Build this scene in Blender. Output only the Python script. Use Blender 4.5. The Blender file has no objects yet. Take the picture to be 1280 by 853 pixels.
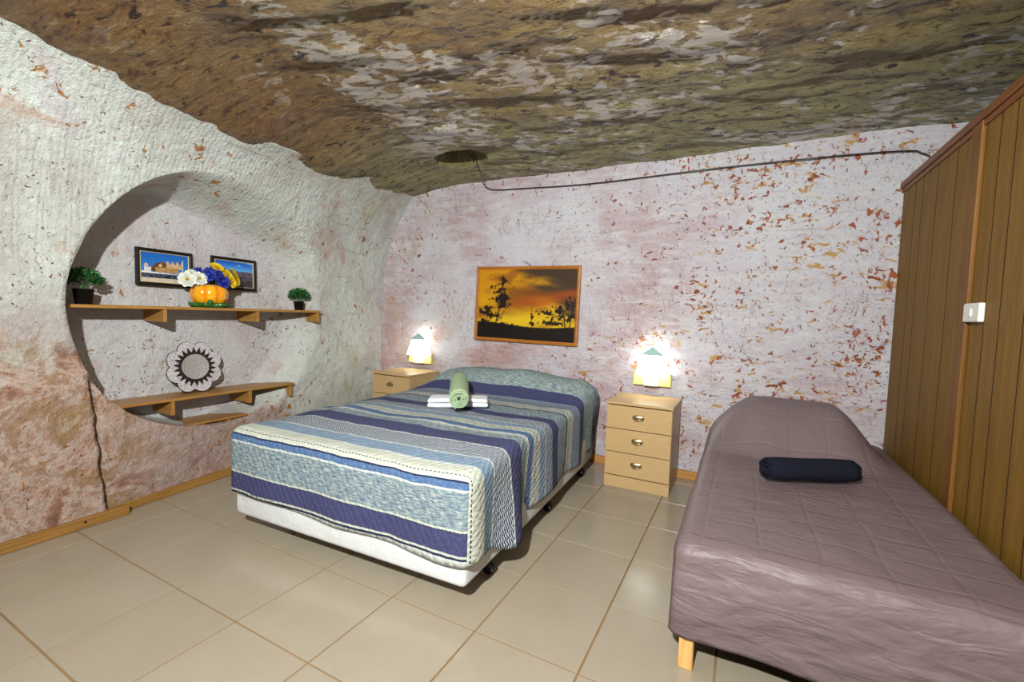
import bpy, bmesh, math, random
import numpy as np
from mathutils import Matrix, Vector

S = bpy.context.scene
COL = S.collection

# ------------------------------------------------------------------ camera, world, lights, exposure
FPX, CAMH = 559.567, 1.3179
cam_d = bpy.data.cameras.new('camera'); cam = bpy.data.objects.new('camera', cam_d); COL.objects.link(cam)
cam_d.sensor_width = 36.0; cam_d.sensor_fit = 'HORIZONTAL'; cam_d.lens = FPX / 1280 * 36.0
cam_d.clip_start = 0.02; cam_d.clip_end = 60
_r = Vector((0.88648498, 0.46167671, 0.03160681)); _u = Vector((-0.05492555, 0.03715465, 0.99779894)); _f = Vector((-0.45948619, 0.88626979, -0.05829488))
mw = Matrix.Identity(4)
for i in range(3):
    mw[i][0] = _r[i]; mw[i][1] = _u[i]; mw[i][2] = -_f[i]
mw[2][3] = CAMH
cam.matrix_world = mw
S.camera = cam

S.view_settings.view_transform = 'Standard'; S.view_settings.look = 'None'
S.view_settings.gamma = 1.0; S.view_settings.use_curve_mapping = False
S.view_settings.exposure = 0.06

world = bpy.data.worlds.new('world'); S.world = world; world.use_nodes = True
world.node_tree.nodes['Background'].inputs[0].default_value = (0.9, 0.95, 1.0, 1); world.node_tree.nodes['Background'].inputs[1].default_value = 0.01

kl = bpy.data.lights.new('room_spotlight', 'AREA'); kl.shape = 'DISK'; kl.size = 0.10; kl.energy = 205.0; kl.color = (0.98, 1.0, 0.95)
ko = bpy.data.objects.new('room_spotlight', kl); COL.objects.link(ko)
ko.location = (-0.25, -0.55, 2.2)
ko.rotation_euler = (Vector((-2.1, 3.6, 1.45)) - Vector(ko.location)).to_track_quat('-Z', 'Y').to_euler()
LAMP_W = 0.85
LAMP_EMIT = 7.5

# ------------------------------------------------------------------ helpers
rng = random.Random(7)
def C(r, g, b):
    f = lambda c: (c / 12.92 if c <= 0.04045 else ((c + 0.055) / 1.055) ** 2.4)
    return (f(r / 255), f(g / 255), f(b / 255), 1.0)
def ss(a, b, x):
    t = np.clip((x - a) / (b - a), 0, 1); return t * t * (3 - 2 * t)
def vnoise(x, y, seed=0):
    xi = np.floor(x).astype(np.int64); yi = np.floor(y).astype(np.int64); xf = x - xi; yf = y - yi
    def h(a, b):
        n = (a * 374761393 + b * 668265263 + seed * 1442695041) & 0x7fffffff
        n = ((n ^ (n >> 13)) * 1274126177) & 0x7fffffff
        n = (n ^ (n >> 16)) & 0xffff
        return n / 65535.0
    u = xf * xf * (3 - 2 * xf); v = yf * yf * (3 - 2 * yf)
    return (h(xi, yi) * (1 - u) + h(xi + 1, yi) * u) * (1 - v) + (h(xi, yi + 1) * (1 - u) + h(xi + 1, yi + 1) * u) * v
def fbm(x, y, seed=0, oct=4):
    x = np.asarray(x, float); y = np.asarray(y, float); s = 0; a = .5; t = 0
    for o in range(oct):
        s = s + a * vnoise(x * 2 ** o, y * 2 ** o, seed + o * 17); t += a; a *= .5
    return s / t - 0.5

def link(name, me, m=None, parent=None, smooth=False):
    o = bpy.data.objects.new(name, me); COL.objects.link(o)
    if m is not None and not me.materials: me.materials.append(m)
    if parent is not None: o.parent = parent
    if smooth:
        me.polygons.foreach_set('use_smooth', [True] * len(me.polygons))
    return o
def mesh_np(name, verts, faces):
    me = bpy.data.meshes.new(name); me.from_pydata([tuple(v) for v in verts], [], [tuple(f) for f in faces]); me.update(); return me
def from_bm(name, bm, m=None, parent=None, smooth=False):
    me = bpy.data.meshes.new(name); bm.normal_update(); bm.to_mesh(me); bm.free(); return link(name, me, m, parent, smooth)
def box_bm(x0, y0, z0, x1, y1, z1, bev=0.0, seg=2, bm=None):
    b = bmesh.new()
    bmesh.ops.create_cube(b, size=1.0)
    for v in b.verts:
        v.co = Vector((x0 + (v.co.x + .5) * (x1 - x0), y0 + (v.co.y + .5) * (y1 - y0), z0 + (v.co.z + .5) * (z1 - z0)))
    if bev > 0:
        bmesh.ops.bevel(b, geom=b.edges[:], offset=bev, segments=seg, affect='EDGES', profile=0.5)
    if bm is None: return b
    t = bpy.data.meshes.new('t'); b.to_mesh(t); b.free(); bm.from_mesh(t); bpy.data.meshes.remove(t); return bm
def box(name, a, b, m, parent=None, bev=0.0, seg=2):
    return from_bm(name, box_bm(*a, *b, bev=bev, seg=seg), m, parent)
def lathe_bm(prof, n=32, ribs=None, bm=None):
    bm = bm or bmesh.new(); rows = []
    for (r, z) in prof:
        if r < 1e-5: rows.append([bm.verts.new((0, 0, z))])
        else:
            rows.append([bm.verts.new(((r * (ribs(2 * math.pi * k / n) if ribs else 1)) * math.cos(2 * math.pi * k / n), (r * (ribs(2 * math.pi * k / n) if ribs else 1)) * math.sin(2 * math.pi * k / n), z)) for k in range(n)])
    for a, b in zip(rows[:-1], rows[1:]):
        for k in range(n):
            k2 = (k + 1) % n
            if len(a) == 1 and len(b) == 1: continue
            if len(a) == 1: bm.faces.new((a[0], b[k2], b[k]))
            elif len(b) == 1: bm.faces.new((a[k], a[k2], b[0]))
            else: bm.faces.new((a[k], a[k2], b[k2], b[k]))
    bmesh.ops.recalc_face_normals(bm, faces=bm.faces[:])
    return bm
def tube_bm(pts, rad, n=8, bm=None):
    bm = bm or bmesh.new(); rows = []; pts = [Vector(p) for p in pts]; up = Vector((0.13, 0.21, 0.97))
    for i, p in enumerate(pts):
        t = (pts[min(i + 1, len(pts) - 1)] - pts[max(i - 1, 0)]).normalized()
        a = t.cross(up).normalized(); b = t.cross(a)
        rr = rad[i] if isinstance(rad, (list, tuple)) else rad
        rows.append([bm.verts.new(p + (a * math.cos(2 * math.pi * k / n) + b * math.sin(2 * math.pi * k / n)) * rr) for k in range(n)])
    for a, b in zip(rows[:-1], rows[1:]):
        for k in range(n): bm.faces.new((a[k], a[(k + 1) % n], b[(k + 1) % n], b[k]))
    bm.faces.new(rows[0]); bm.faces.new(rows[-1])
    bmesh.ops.recalc_face_normals(bm, faces=bm.faces[:])
    return bm
def smooth_path(pts, k=6):
    P = [np.array(p, float) for p in pts]; out = []
    for i in range(len(P) - 1):
        p0 = P[max(i - 1, 0)]; p1 = P[i]; p2 = P[i + 1]; p3 = P[min(i + 2, len(P) - 1)]
        for j in range(k):
            t = j / k
            out.append(tuple(.5 * ((2 * p1) + (-p0 + p2) * t + (2 * p0 - 5 * p1 + 4 * p2 - p3) * t * t + (-p0 + 3 * p1 - 3 * p2 + p3) * t ** 3)))
    out.append(tuple(P[-1])); return out
def tag(o, label=None, cat=None, group=None, kind=None):
    if label: o['label'] = label
    if cat: o['category'] = cat
    if group: o['group'] = group
    if kind: o['kind'] = kind
    return o
def thing(name, label, cat, loc=(0, 0, 0), rz=0.0, group=None):
    o = bpy.data.objects.new(name, None); COL.objects.link(o); o.location = loc; o.rotation_euler = (0, 0, rz); o.empty_display_size = .05
    return tag(o, label, cat, group)

# ------------------------------------------------------------------ node materials
class NM:
    def __init__(s, name, rough=.6, spec=.5):
        s.m = bpy.data.materials.new(name); s.m.use_nodes = True; s.t = s.m.node_tree; s.b = s.t.nodes['Principled BSDF']
        s.b.inputs['Roughness'].default_value = rough; s.b.inputs['Specular IOR Level'].default_value = spec
    def new(s, ty, **kw):
        n = s.t.nodes.new(ty)
        for k, v in kw.items(): setattr(n, k, v)
        return n
    def put(s, sock, v):
        if v is None: return
        if hasattr(v, 'links') and hasattr(v, 'node'): s.t.links.new(v, sock)
        else:
            if isinstance(v, tuple) and len(v) == 3 and sock.type == 'RGBA': v = (*v, 1)
            sock.default_value = v
    def obj(s): return s.new('ShaderNodeTexCoord').outputs['Object']
    def uv(s): return s.new('ShaderNodeTexCoord').outputs['UV']
    def map(s, vec, scale=(1, 1, 1), rot=(0, 0, 0), loc=(0, 0, 0)):
        n = s.new('ShaderNodeMapping'); s.put(n.inputs['Vector'], vec); n.inputs['Scale'].default_value = scale; n.inputs['Rotation'].default_value = rot; n.inputs['Location'].default_value = loc
        return n.outputs[0]
    def sep(s, vec):
        n = s.new('ShaderNodeSeparateXYZ'); s.put(n.inputs[0], vec); return n.outputs
    def comb(s, x, y, z):
        n = s.new('ShaderNodeCombineXYZ'); s.put(n.inputs[0], x); s.put(n.inputs[1], y); s.put(n.inputs[2], z); return n.outputs[0]
    def noise(s, vec, scale=5, detail=4, rough=.55, dist=0.0):
        n = s.new('ShaderNodeTexNoise'); s.put(n.inputs['Vector'], vec); n.inputs['Scale'].default_value = scale; n.inputs['Detail'].default_value = detail; n.inputs['Roughness'].default_value = rough; n.inputs['Distortion'].default_value = dist
        return n.outputs['Fac']
    def vor(s, vec, scale=5, feature='F1', rnd=1.0):
        n = s.new('ShaderNodeTexVoronoi', feature=feature); s.put(n.inputs['Vector'], vec); n.inputs['Scale'].default_value = scale; n.inputs['Randomness'].default_value = rnd
        return n.outputs['Distance']
    def wave(s, vec, scale=5, dist=0.0, detail=2, dscale=1.0, dir='X'):
        n = s.new('ShaderNodeTexWave', bands_direction=dir); s.put(n.inputs['Vector'], vec); n.inputs['Scale'].default_value = scale; n.inputs['Distortion'].default_value = dist; n.inputs['Detail'].default_value = detail; n.inputs['Detail Scale'].default_value = dscale
        return n.outputs['Fac']
    def math(s, op, a, b=0.0, c=0.0, clamp=False):
        n = s.new('ShaderNodeMath', operation=op, use_clamp=clamp); s.put(n.inputs[0], a); s.put(n.inputs[1], b); s.put(n.inputs[2], c); return n.outputs[0]
    def mix(s, fac, a, b, mode='MIX'):
        n = s.new('ShaderNodeMix', data_type='RGBA', blend_type=mode); s.put(n.inputs['Factor'], fac); s.put(n.inputs['A'], a); s.put(n.inputs['B'], b)
        return n.outputs['Result']
    def __getattr__(s, k): raise AttributeError(k)
    def ramp(s, fac, stops, interp='LINEAR'):
        n = s.new('ShaderNodeValToRGB'); cr = n.color_ramp; cr.interpolation = interp; s.put(n.inputs[0], fac)
        while len(cr.elements) > 1: cr.elements.remove(cr.elements[-1])
        cr.elements[0].position = stops[0][0]; cr.elements[0].color = stops[0][1]
        for p, c in stops[1:]:
            e = cr.elements.new(p); e.color = c
        return n.outputs['Color']
    def step(s, v, a, b):
        n = s.new('ShaderNodeMapRange', interpolation_type='SMOOTHSTEP'); s.put(n.inputs['Value'], v); s.put(n.inputs['From Min'], a); s.put(n.inputs['From Max'], b); n.inputs['To Min'].default_value = 0; n.inputs['To Max'].default_value = 1
        return n.outputs['Result']
    def color(s, c): s.put(s.b.inputs['Base Color'], c); return s
    def rough(s, v): s.put(s.b.inputs['Roughness'], v); return s
    def bump(s, h, strength=.5, dist=.01, prev=None):
        n = s.new('ShaderNodeBump'); n.inputs['Strength'].default_value = strength; n.inputs['Distance'].default_value = dist; s.put(n.inputs['Height'], h)
        if prev is not None: s.put(n.inputs['Normal'], prev)
        s.put(s.b.inputs['Normal'], n.outputs[0]); return n.outputs[0]
NM.__getattr__ = None
del NM.__getattr__

def flecks(k, v, base, scale, thr, width, col, mask=None, mscale=1.4, mamt=.3, dist=1.2, st=(1, 1, 1), detail=3):
    f = k.noise(k.map(v, st), scale, detail, .55, dist)
    lo = k.noise(v, mscale, 2, .5, 0)
    f = k.math('ADD', f, k.math('MULTIPLY', k.math('SUBTRACT', lo, .5), mamt))
    if mask is not None: f = k.math('ADD', f, mask)
    f = k.step(f, thr, thr + width)
    return k.mix(f, base, col), f

# --- rock, back wall: pale mauve plaster-like sandstone with rust flecks
k = NM('pale_mauve_rock', .5, .45); v = k.obj(); X = k.sep(v)
n1 = k.noise(v, 1.1, 4, .6, .4)
base = k.ramp(n1, [(.3, C(194, 166, 168)), (.43, C(208, 190, 198)), (.53, C(218, 212, 222)), (.68, C(224, 226, 234))])
n2 = k.noise(k.map(v, (1, 1, 4)), 3.5, 6, .7, .6)
base = k.mix(k.step(n2, .42, .72), base, C(230, 228, 230))
lowpink = k.math('MULTIPLY', k.step(X[2], 1.75, .7), k.step(X[0], -.9, -1.9))
base = k.mix(k.math('MULTIPLY', lowpink, k.step(k.noise(v, 2.3, 6, .7), .38, .68)), base, C(202, 158, 150))
cornr = k.math('MULTIPLY', k.step(X[0], -2.5, -3.6), k.step(k.noise(v, 2.9, 6, .7, .4), .42, .66))
base = k.mix(k.math('MULTIPLY', cornr, .7), base, C(196, 168, 140))
bed = k.noise(k.map(v, (.35, 1, 9)), 4.0, 6, .65, .3)
base = k.mix(k.math('MULTIPLY', k.step(bed, .56, .72), .45), base, C(182, 148, 148))
grain = k.noise(v, 30, 6, .75, .5)
base = k.mix(k.math('MULTIPLY', k.step(grain, .54, .72), .38), base, C(176, 140, 138))
base = k.mix(k.math('MULTIPLY', k.step(grain, .46, .3), .45), base, C(240, 238, 238))
right = k.math('MULTIPLY', k.step(X[0], -2.4, .4), .045)
cl = k.math('ABSOLUTE', k.math('SUBTRACT', k.noise(k.map(v, (.8, 1, 1.2)), 2.2, 4, .6, .6), .5)); right = k.math('ADD', right, k.math('MULTIPLY', k.step(cl, .06, .0), .06))
base, f0 = flecks(k, v, base, 18, .675, .07, C(206, 164, 104), mask=right, mscale=1.2, mamt=.30, dist=.8, st=(.7, 1, 1.3), detail=5)
base, f1 = flecks(k, v, base, 30, .675, .05, C(178, 96, 62), mask=right, mscale=1.7, mamt=.26, dist=.6, st=(1, 1, .7), detail=6)
base, f3 = flecks(k, v, base, 24, .69, .05, C(160, 82, 44), mask=right, mscale=2.3, mamt=.28, dist=.8, st=(.7, 1, 1.2), detail=6)
base, f2 = flecks(k, v, base, 60, .69, .03, C(104, 84, 84), mscale=2.6, mamt=.22, dist=.6)
cr = k.math('ABSOLUTE', k.math('SUBTRACT', k.noise(k.map(v, (1.4, 1, .55)), 2.6, 6, .65, .8), .5))
cm = k.math('MULTIPLY', k.step(cr, .007, .002), k.step(k.noise(v, 1.9, 2), .48, .6))
base = k.mix(k.math('MULTIPLY', cm, .7), base, C(150, 92, 84))
k.color(k.mix(1.0, base, (.85, .85, .87), 'MULTIPLY'))
h = k.math('ADD', k.math('MULTIPLY', grain, 1.0), k.math('MULTIPLY', k.noise(k.map(v, (1, 1, 2.5)), 9, 6, .65), 1.6))
h = k.math('SUBTRACT', h, k.math('MULTIPLY', k.math('ADD', f1, k.math('ADD', f2, f3)), .3))
k.bump(h, .7, .025); k.rough(k.math('MULTIPLY_ADD', n2, .3, .25))
MAT_BACK = k.m

# --- rock, left wall: whitish with grooves above, red-brown staining below
k = NM('pale_grooved_rock', .5, .4); v = k.obj(); X = k.sep(v)
n1 = k.noise(v, 1.6, 6, .65, .5)
base = k.ramp(n1, [(.3, C(186, 174, 172)), (.45, C(204, 204, 198)), (.6, C(214, 219, 212)), (.72, C(206, 198, 200))])
grain = k.noise(v, 26, 6, .75, .5)
base = k.mix(k.math('MULTIPLY', k.step(grain, .54, .74), .4), base, C(168, 150, 140))
base = k.mix(k.math('MULTIPLY', k.step(grain, .46, .3), .4), base, C(232, 234, 228))
edge = k.math('ADD', k.math('MULTIPLY', k.math('SUBTRACT', k.noise(v, 2.0, 7, .7, .5), .5), 2.0), k.math('SUBTRACT', 1.16, X[2]))
edge = k.math('SUBTRACT', edge, k.math('MULTIPLY', k.step(X[1], 1.5, 2.6), .35))
edge = k.math('SUBTRACT', edge, k.math('MULTIPLY', k.step(X[0], -3.5, -3.72), 1.2))
st = k.step(edge, -.05, .3)
stn = k.noise(v, 3.6, 8, .74, .6)
stc = k.ramp(stn, [(.32, C(106, 58, 38)), (.40, C(146, 92, 68)), (.45, C(176, 136, 116)), (.5, C(196, 172, 160)), (.55, C(164, 124, 100)), (.62, C(150, 112, 58)), (.7, C(190, 166, 146))])
mauve = k.step(X[1], 1.2, 1.6)
stc = k.mix(k.math('MULTIPLY', mauve, .55), stc, C(176, 150, 146))
base = k.mix(k.math('MULTIPLY', st, .92), base, stc)
pt = k.step(k.noise(v, 2.7, 7, .72, .6), .53, .66)
base = k.mix(k.math('MULTIPLY', pt, .6), base, C(190, 150, 126))
gpt = k.math('MULTIPLY', k.step(k.noise(k.map(v, (1, 1, .5)), 3.1, 5, .65, .6), .58, .7), k.step(X[1], 2.6, 3.3))
base = k.mix(k.math('MULTIPLY', gpt, .55), base, C(172, 160, 108))
inn = k.step(X[0], -3.70, -3.76); base = k.mix(k.math('MULTIPLY', inn, .55), base, C(208, 198, 206))
base, f1 = flecks(k, v, base, 20, .655, .05, C(180, 122, 62), mscale=1.5, mamt=.34, dist=.9, st=(1, 1, .8), detail=5)
base, f2 = flecks(k, v, base, 44, .665, .04, C(104, 78, 68), mscale=2.4, mamt=.26, dist=.8, detail=4)
base, f3 = flecks(k, v, base, 24, .675, .05, C(146, 80, 52), mscale=2.1, mamt=.34, dist=1.2, detail=4)
bedm = k.step(k.noise(k.map(v, (1, .5, 9)), 3.0, 6, .65, .4), .60, .7)
base = k.mix(k.math('MULTIPLY', bedm, .45), base, C(164, 132, 122))
k.color(k.mix(1.0, base, (.90, .925, .94), 'MULTIPLY'))
gw = k.wave(k.map(v, (1, 1, .05)), 11.0, 5.0, 4, 1.6, 'Y')
gw = k.math('MULTIPLY', gw, k.math('MULTIPLY', k.step(X[2], 1.1, 1.8), k.step(X[0], -3.74, -3.6)))
h = k.math('ADD', k.math('MULTIPLY', grain, .9), k.math('MULTIPLY', k.noise(v, 9, 6, .7), 1.6))
h = k.math('ADD', h, k.math('MULTIPLY', gw, .10))
h = k.math('SUBTRACT', h, k.math('MULTIPLY', k.math('ADD', f1, f2), .25))
k.bump(h, .75, .025); k.rough(.5)
MAT_LEFT = k.m

# --- rock, ceiling: flaked brown and olive sandstone with a sealed gloss
k = NM('brown_flaked_rock', .5, .5); v = k.obj(); X = k.sep(v)
vr = k.map(v, (1, 1, 1), (0, 0, math.radians(-14)))
vs = k.map(vr, (1.0, 2.4, 1.0))
big = k.noise(v, 1.1, 5, .65, .3)
base = k.ramp(big, [(.3, C(128, 86, 46)), (.45, C(162, 128, 72)), (.58, C(176, 150, 92)), (.72, C(186, 166, 112))])
lefty = k.step(X[0], -1.0, -2.8)
base = k.mix(k.math('MULTIPLY', lefty, .6), base, C(144, 94, 52))
back = k.step(X[1], 1.9, 3.6)
base = k.mix(k.math('MULTIPLY', back, .8), base, C(196, 190, 130))
fl = k.noise(vs, 8.5, 10, .8, .35)
base = k.mix(k.math('MULTIPLY', k.step(fl, .49, .41), .85), base, C(78, 46, 24))
base = k.mix(k.math('MULTIPLY', k.step(fl, .54, .63), .55), base, C(208, 190, 144))
base, f1 = flecks(k, vs, base, 10, .62, .05, C(52, 30, 16), mscale=1.0, mamt=.40, dist=.8, detail=6)
base, f2 = flecks(k, vs, base, 7, .67, .05, C(140, 74, 40), mscale=1.3, mamt=.32, dist=.8, detail=6)
base, f4 = flecks(k, vs, base, 30, .64, .05, C(58, 34, 18), mscale=1.4, mamt=.3, dist=.4, detail=5)
# pale mineral flakes that also paint lamp glints into the colour, in loose clusters
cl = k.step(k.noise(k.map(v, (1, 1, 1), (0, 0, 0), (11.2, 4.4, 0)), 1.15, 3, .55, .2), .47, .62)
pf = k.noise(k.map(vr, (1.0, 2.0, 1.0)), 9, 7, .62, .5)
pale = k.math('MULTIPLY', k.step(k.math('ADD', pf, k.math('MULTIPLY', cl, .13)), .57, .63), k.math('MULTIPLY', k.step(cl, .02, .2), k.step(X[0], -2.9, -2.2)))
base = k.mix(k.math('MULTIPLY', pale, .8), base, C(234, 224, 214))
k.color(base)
h1 = k.noise(vs, 5.0, 8, .66, .6)
ter = k.math('MULTIPLY', h1, 11.0)
ter = k.math('ADD', k.math('FLOOR', ter), k.step(k.math('FRACT', ter), .55, 1.0))
h = k.math('ADD', k.math('MULTIPLY', ter, .16), k.math('MULTIPLY', k.noise(vs, 20, 9, .75), 1.3))
k.bump(h, 1.0, .09)
k.rough(.55)
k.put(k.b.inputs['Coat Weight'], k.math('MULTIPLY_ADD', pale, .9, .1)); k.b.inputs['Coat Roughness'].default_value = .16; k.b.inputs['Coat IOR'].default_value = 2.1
cbn = k.new('ShaderNodeBump'); cbn.inputs['Strength'].default_value = .45; cbn.inputs['Distance'].default_value = .018
k.put(cbn.inputs['Height'], k.math('ADD', k.noise(vs, 5.0, 3, .6, .6), k.math('MULTIPLY', k.noise(vs, 17, 3, .6, .3), .35))); k.put(k.b.inputs['Coat Normal'], cbn.outputs[0])
MAT_CEIL = k.m

# --- floor
k = NM('cream_floor_tile', .22, .5); v = k.obj()
oi = k.new('ShaderNodeObjectInfo').outputs['Random']
geo = k.new('ShaderNodeNewGeometry').outputs['Position']
base = k.mix(k.noise(geo, 5, 6, .65, .4), C(152, 142, 126), C(166, 156, 140))
base = k.mix(k.math('MULTIPLY', k.noise(geo, 34, 4, .6), .25), base, C(140, 128, 108))
base = k.mix(k.math('MULTIPLY', oi, .22), base, C(146, 134, 114))
k.color(base); k.bump(k.noise(geo, 14, 3, .5), .06, .004); k.rough(k.math('MULTIPLY_ADD', k.noise(geo, 9, 4), .16, .12))
MAT_TILE = k.m
k = NM('brown_grout', .9, .2); k.color(k.mix(k.noise(k.obj(), 6, 4), C(120, 92, 58), C(150, 122, 86))); MAT_GROUT = k.m

def wood(name, c0, c1, axis='Z', scale=1.0, rough=.45, spec=.4, worldpos=False):
    k = NM(name, rough, spec)
    v = k.new('ShaderNodeNewGeometry').outputs['Position'] if worldpos else k.obj()
    sc = {'X': (.06, 1, 1), 'Y': (1, .06, 1), 'Z': (1, 1, .06)}[axis]
    g = k.noise(k.map(v, tuple(a * scale for a in sc)), 42, 6, .6, .8)
    g2 = k.noise(k.map(v, tuple(a * scale for a in sc)), 9, 4, .6, 1.5)
    base = k.mix(k.step(g, .3, .7), c0, c1)
    base = k.mix(k.math('MULTIPLY', k.step(g2, .5, .75), .4), base, tuple(x * .72 for x in c0[:3]) + (1,))
    k.color(base); k.bump(g, .12, .003)
    return k.m
MAT_PANEL = wood('brown_wood_panelling', C(112, 80, 26), C(132, 98, 36), 'Z', 1.0, .6, .25)
MAT_PANELTRIM = wood('reddish_wood_trim', C(104, 68, 22), C(126, 84, 32), 'Z', 1.0, .55, .3)
MAT_RAIL = wood('dark_wood_rail', C(104, 58, 22), C(128, 78, 32), 'Y', 1.0, .45, .4)
MAT_SHELF = wood('honey_pine_shelf', C(146, 102, 46), C(172, 127, 64), 'Y', 1.0, .4, .45)
MAT_SKIRT = wood('oak_skirting', C(136, 96, 44), C(160, 118, 60), 'Y', 1.0, .5, .4)
MAT_SKIRTB = wood('orange_skirting', C(170, 116, 56), C(186, 134, 76), 'X', 1.0, .5, .4)
MAT_LEG = wood('pine_leg', C(200, 150, 84), C(222, 180, 116), 'Z', 1.0, .5, .4)
MAT_FRAME = wood('varnished_frame_wood', C(150, 90, 26), C(176, 112, 40), 'X', 1.0, .35, .5)
MAT_LAMPWOOD = wood('blond_lamp_wood', C(206, 184, 104), C(222, 202, 130), 'X', 1.0, .5, .4)
k = NM('oak_laminate', .4, .45); v = k.obj()
base = k.mix(k.noise(k.map(v, (.25, 1, 1)), 60, 6, .7, .4), C(176, 144, 98), C(200, 169, 124))
base = k.mix(k.math('MULTIPLY', k.step(k.noise(v, 90, 3, .6), .58, .7), .35), base, C(166, 128, 78))
k.color(base); MAT_OAK = k.m
k = NM('dark_gap', .8, .1); k.color(C(46, 32, 20)); MAT_GAP = k.m
k = NM('aged_brass', .32, .5); k.b.inputs['Metallic'].default_value = .9; k.color(k.mix(k.noise(k.obj(), 60, 3), C(150, 134, 98), C(196, 178, 136))); MAT_BRASS = k.m
k = NM('black_plastic', .35, .5); k.color(k.mix(k.noise(k.obj(), 40, 2), C(18, 18, 20), C(26, 26, 30))); MAT_BLACK = k.m
k = NM('white_plastic', .35, .5); k.color(k.mix(k.noise(k.obj(), 30, 2), C(222, 222, 216), C(232, 232, 228))); MAT_WPLAST = k.m
k = NM('white_bed_cloth', .8, .2); v = k.obj(); k.color(k.mix(k.noise(v, 8, 4), C(200, 203, 206), C(216, 218, 220))); k.bump(k.noise(v, 14, 5, .6), .35, .02); MAT_WCLOTH = k.m
k = NM('mattress_ticking', .8, .2); v = k.obj(); k.color(k.mix(k.noise(v, 20, 3), C(210, 208, 206), C(226, 224, 222))); k.bump(k.vor(v, 12), .3, .02); MAT_TICK = k.m

# ------------------------------------------------------------------ structure: left wall with the round niche
NCY, NCZ, NX = 1.93, 1.345, -3.79
_by = np.array([-2.5, .78, 1.3, 2.04, 3.97, 4.4]); _bx = np.array([-3.18, -3.37, -3.40, -3.51, -3.74, -3.79])
_ty = np.array([-2.5, .75, 1.37, 1.875, 2.61, 3.75, 4.4]); _tz = np.array([2.55, 2.525, 2.46, 2.425, 2.43, 2.55, 2.60])
def wall_base(y): return np.interp(y, _by, _bx)
def wall_topz(y): return np.interp(y, _ty, _tz)
def wall_x(y, z):
    zt = wall_topz(y)
    x = wall_base(y) + .42 * (1 - np.sqrt(1 - (.95 * np.clip((z - 1.4) / (zt - 1.4), 0, 1.04)) ** 2)) / .688
    yc = 1.255 - .075 * (z / .8) + .035 * fbm(z * 9, z * 0 + 3.3, 5)      # the joint between two faces of rock
    x = x + .045 * ss(.012, -.012, y - yc) * ss(1.0, .8, z)
    x = x - .055 * np.exp(-((y - yc) / (.013 + .012 * fbm(z * 22, z * 0 + 7.7, 6))) ** 2) * ss(.98, .8, z)
    return x
def wall_rough(y, z):
    d = .05 * fbm(y * 1.3, z * 1.3, 3) + .022 * fbm(y * 5, z * 5, 8) + .010 * fbm(y * 18, z * 18, 9)
    yy = y + .16 * (z - 1.2) ** 2 * np.clip((1.6 - y), -.5, 1.2)
    g = 2.2 * fbm(yy * 15, z * 1.1, 21, 2) + 1.6 * fbm(yy * 34, z * 1.6, 22, 2)
    d = d + .0058 * g * ss(1.15, 1.9, z) * np.clip(.7 + 2.6 * fbm(y * 1.8, z * 1.8, 31), .1, 1.6)
    return d
NA = 880
th = np.linspace(0, 2 * np.pi, NA, endpoint=False); cy, sz = np.cos(th), np.sin(th)
soft = ss(-.45, .75, np.cos(th - .35))            # the rim is sharp on the near side and rounded on the far side
rw = .018 + .30 * soft
_ra = [0, 5, 28.6, 42.8, 61, 85.6, 98.8, 110, 121, 132.6, 146, 161, 169, 180, 190.5, 201.5, 213, 222, 232, 249, 265, 282.4, 300, 319.5, 340, 360]; _rr = [1.04, 1.038, 1.034, .993, .923, .888, .885, .887, .878, .862, .847, .837, .843, .851, .859, .866, .889, .903, .912, .912, .919, .951, 1.007, 1.051, 1.052, 1.04]
Rr = np.interp(np.degrees(th), _ra, _rr) + .006 * fbm(cy * 4 + 9, sz * 4 + 4, 12)
rings = []
for t in np.linspace(.02, 1, 26): rings.append(('in', t))
for t in np.linspace(0, 1, 15)[1:]: rings.append(('rim', t))
for t in (np.linspace(0, 1, 74)[1:]) ** 1.15: rings.append(('out', t))
YL, YR = -2.3, 4.12
ang_y = []
V = []
for kind, t in rings:
    if kind == 'in':
        r = (Rr - rw) * t; y = NCY + r * cy; z = NCZ + r * sz
        x = np.full(NA, NX) + .012 * fbm(y * 3, z * 3, 40) * 2 + .004 * fbm(y * 14, z * 14, 41) * 2
        # the back bends forward close to the sides
    elif kind == 'rim':
        r = (Rr - rw) + rw * t; y = NCY + r * cy; z = NCZ + r * sz
        xo = wall_x(y, z) + wall_rough(y, z)
        s = t * t * (3 - 2 * t) * soft + (1 - soft) * t
        s = s + (ss(0, 1, t) - s) * .5 * soft
        x = NX + (xo - NX) * s + .006 * fbm(y * 12 + t * 3, z * 12, 44) * 2 * np.sin(np.pi * t)
    else:
        # ray to the rectangle's border
        ty = np.where(cy > 0, (YR - NCY) / np.maximum(cy, 1e-6), (YL - NCY) / np.minimum(cy, -1e-6))
        tz = np.where(sz > 0, (2.72 - NCZ) / np.maximum(sz, 1e-6), (-.03 - NCZ) / np.minimum(sz, -1e-6))
        rm = np.minimum(ty, tz); r = Rr + (rm - Rr) * t
        y = NCY + r * cy; z = NCZ + r * sz
        z = np.where(z > NCZ, NCZ + (z - NCZ) * (wall_topz(y) + .05 - NCZ) / (2.72 - NCZ) * t + (z - NCZ) * (1 - t), z)
        x = wall_x(y, z) + wall_rough(y, z)
    V.append(np.stack([x, y, z], -1))
V = np.array(V); nr = len(rings)
verts = np.vstack([[[NX, NCY, NCZ]], V.reshape(-1, 3)])
F = []
ii = np.arange(NA); jj = (ii + 1) % NA
for q in range(nr - 1):
    a = 1 + q * NA
    F.append(np.stack([a + ii, a + jj, a + NA + jj, a + NA + ii], -1))
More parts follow.
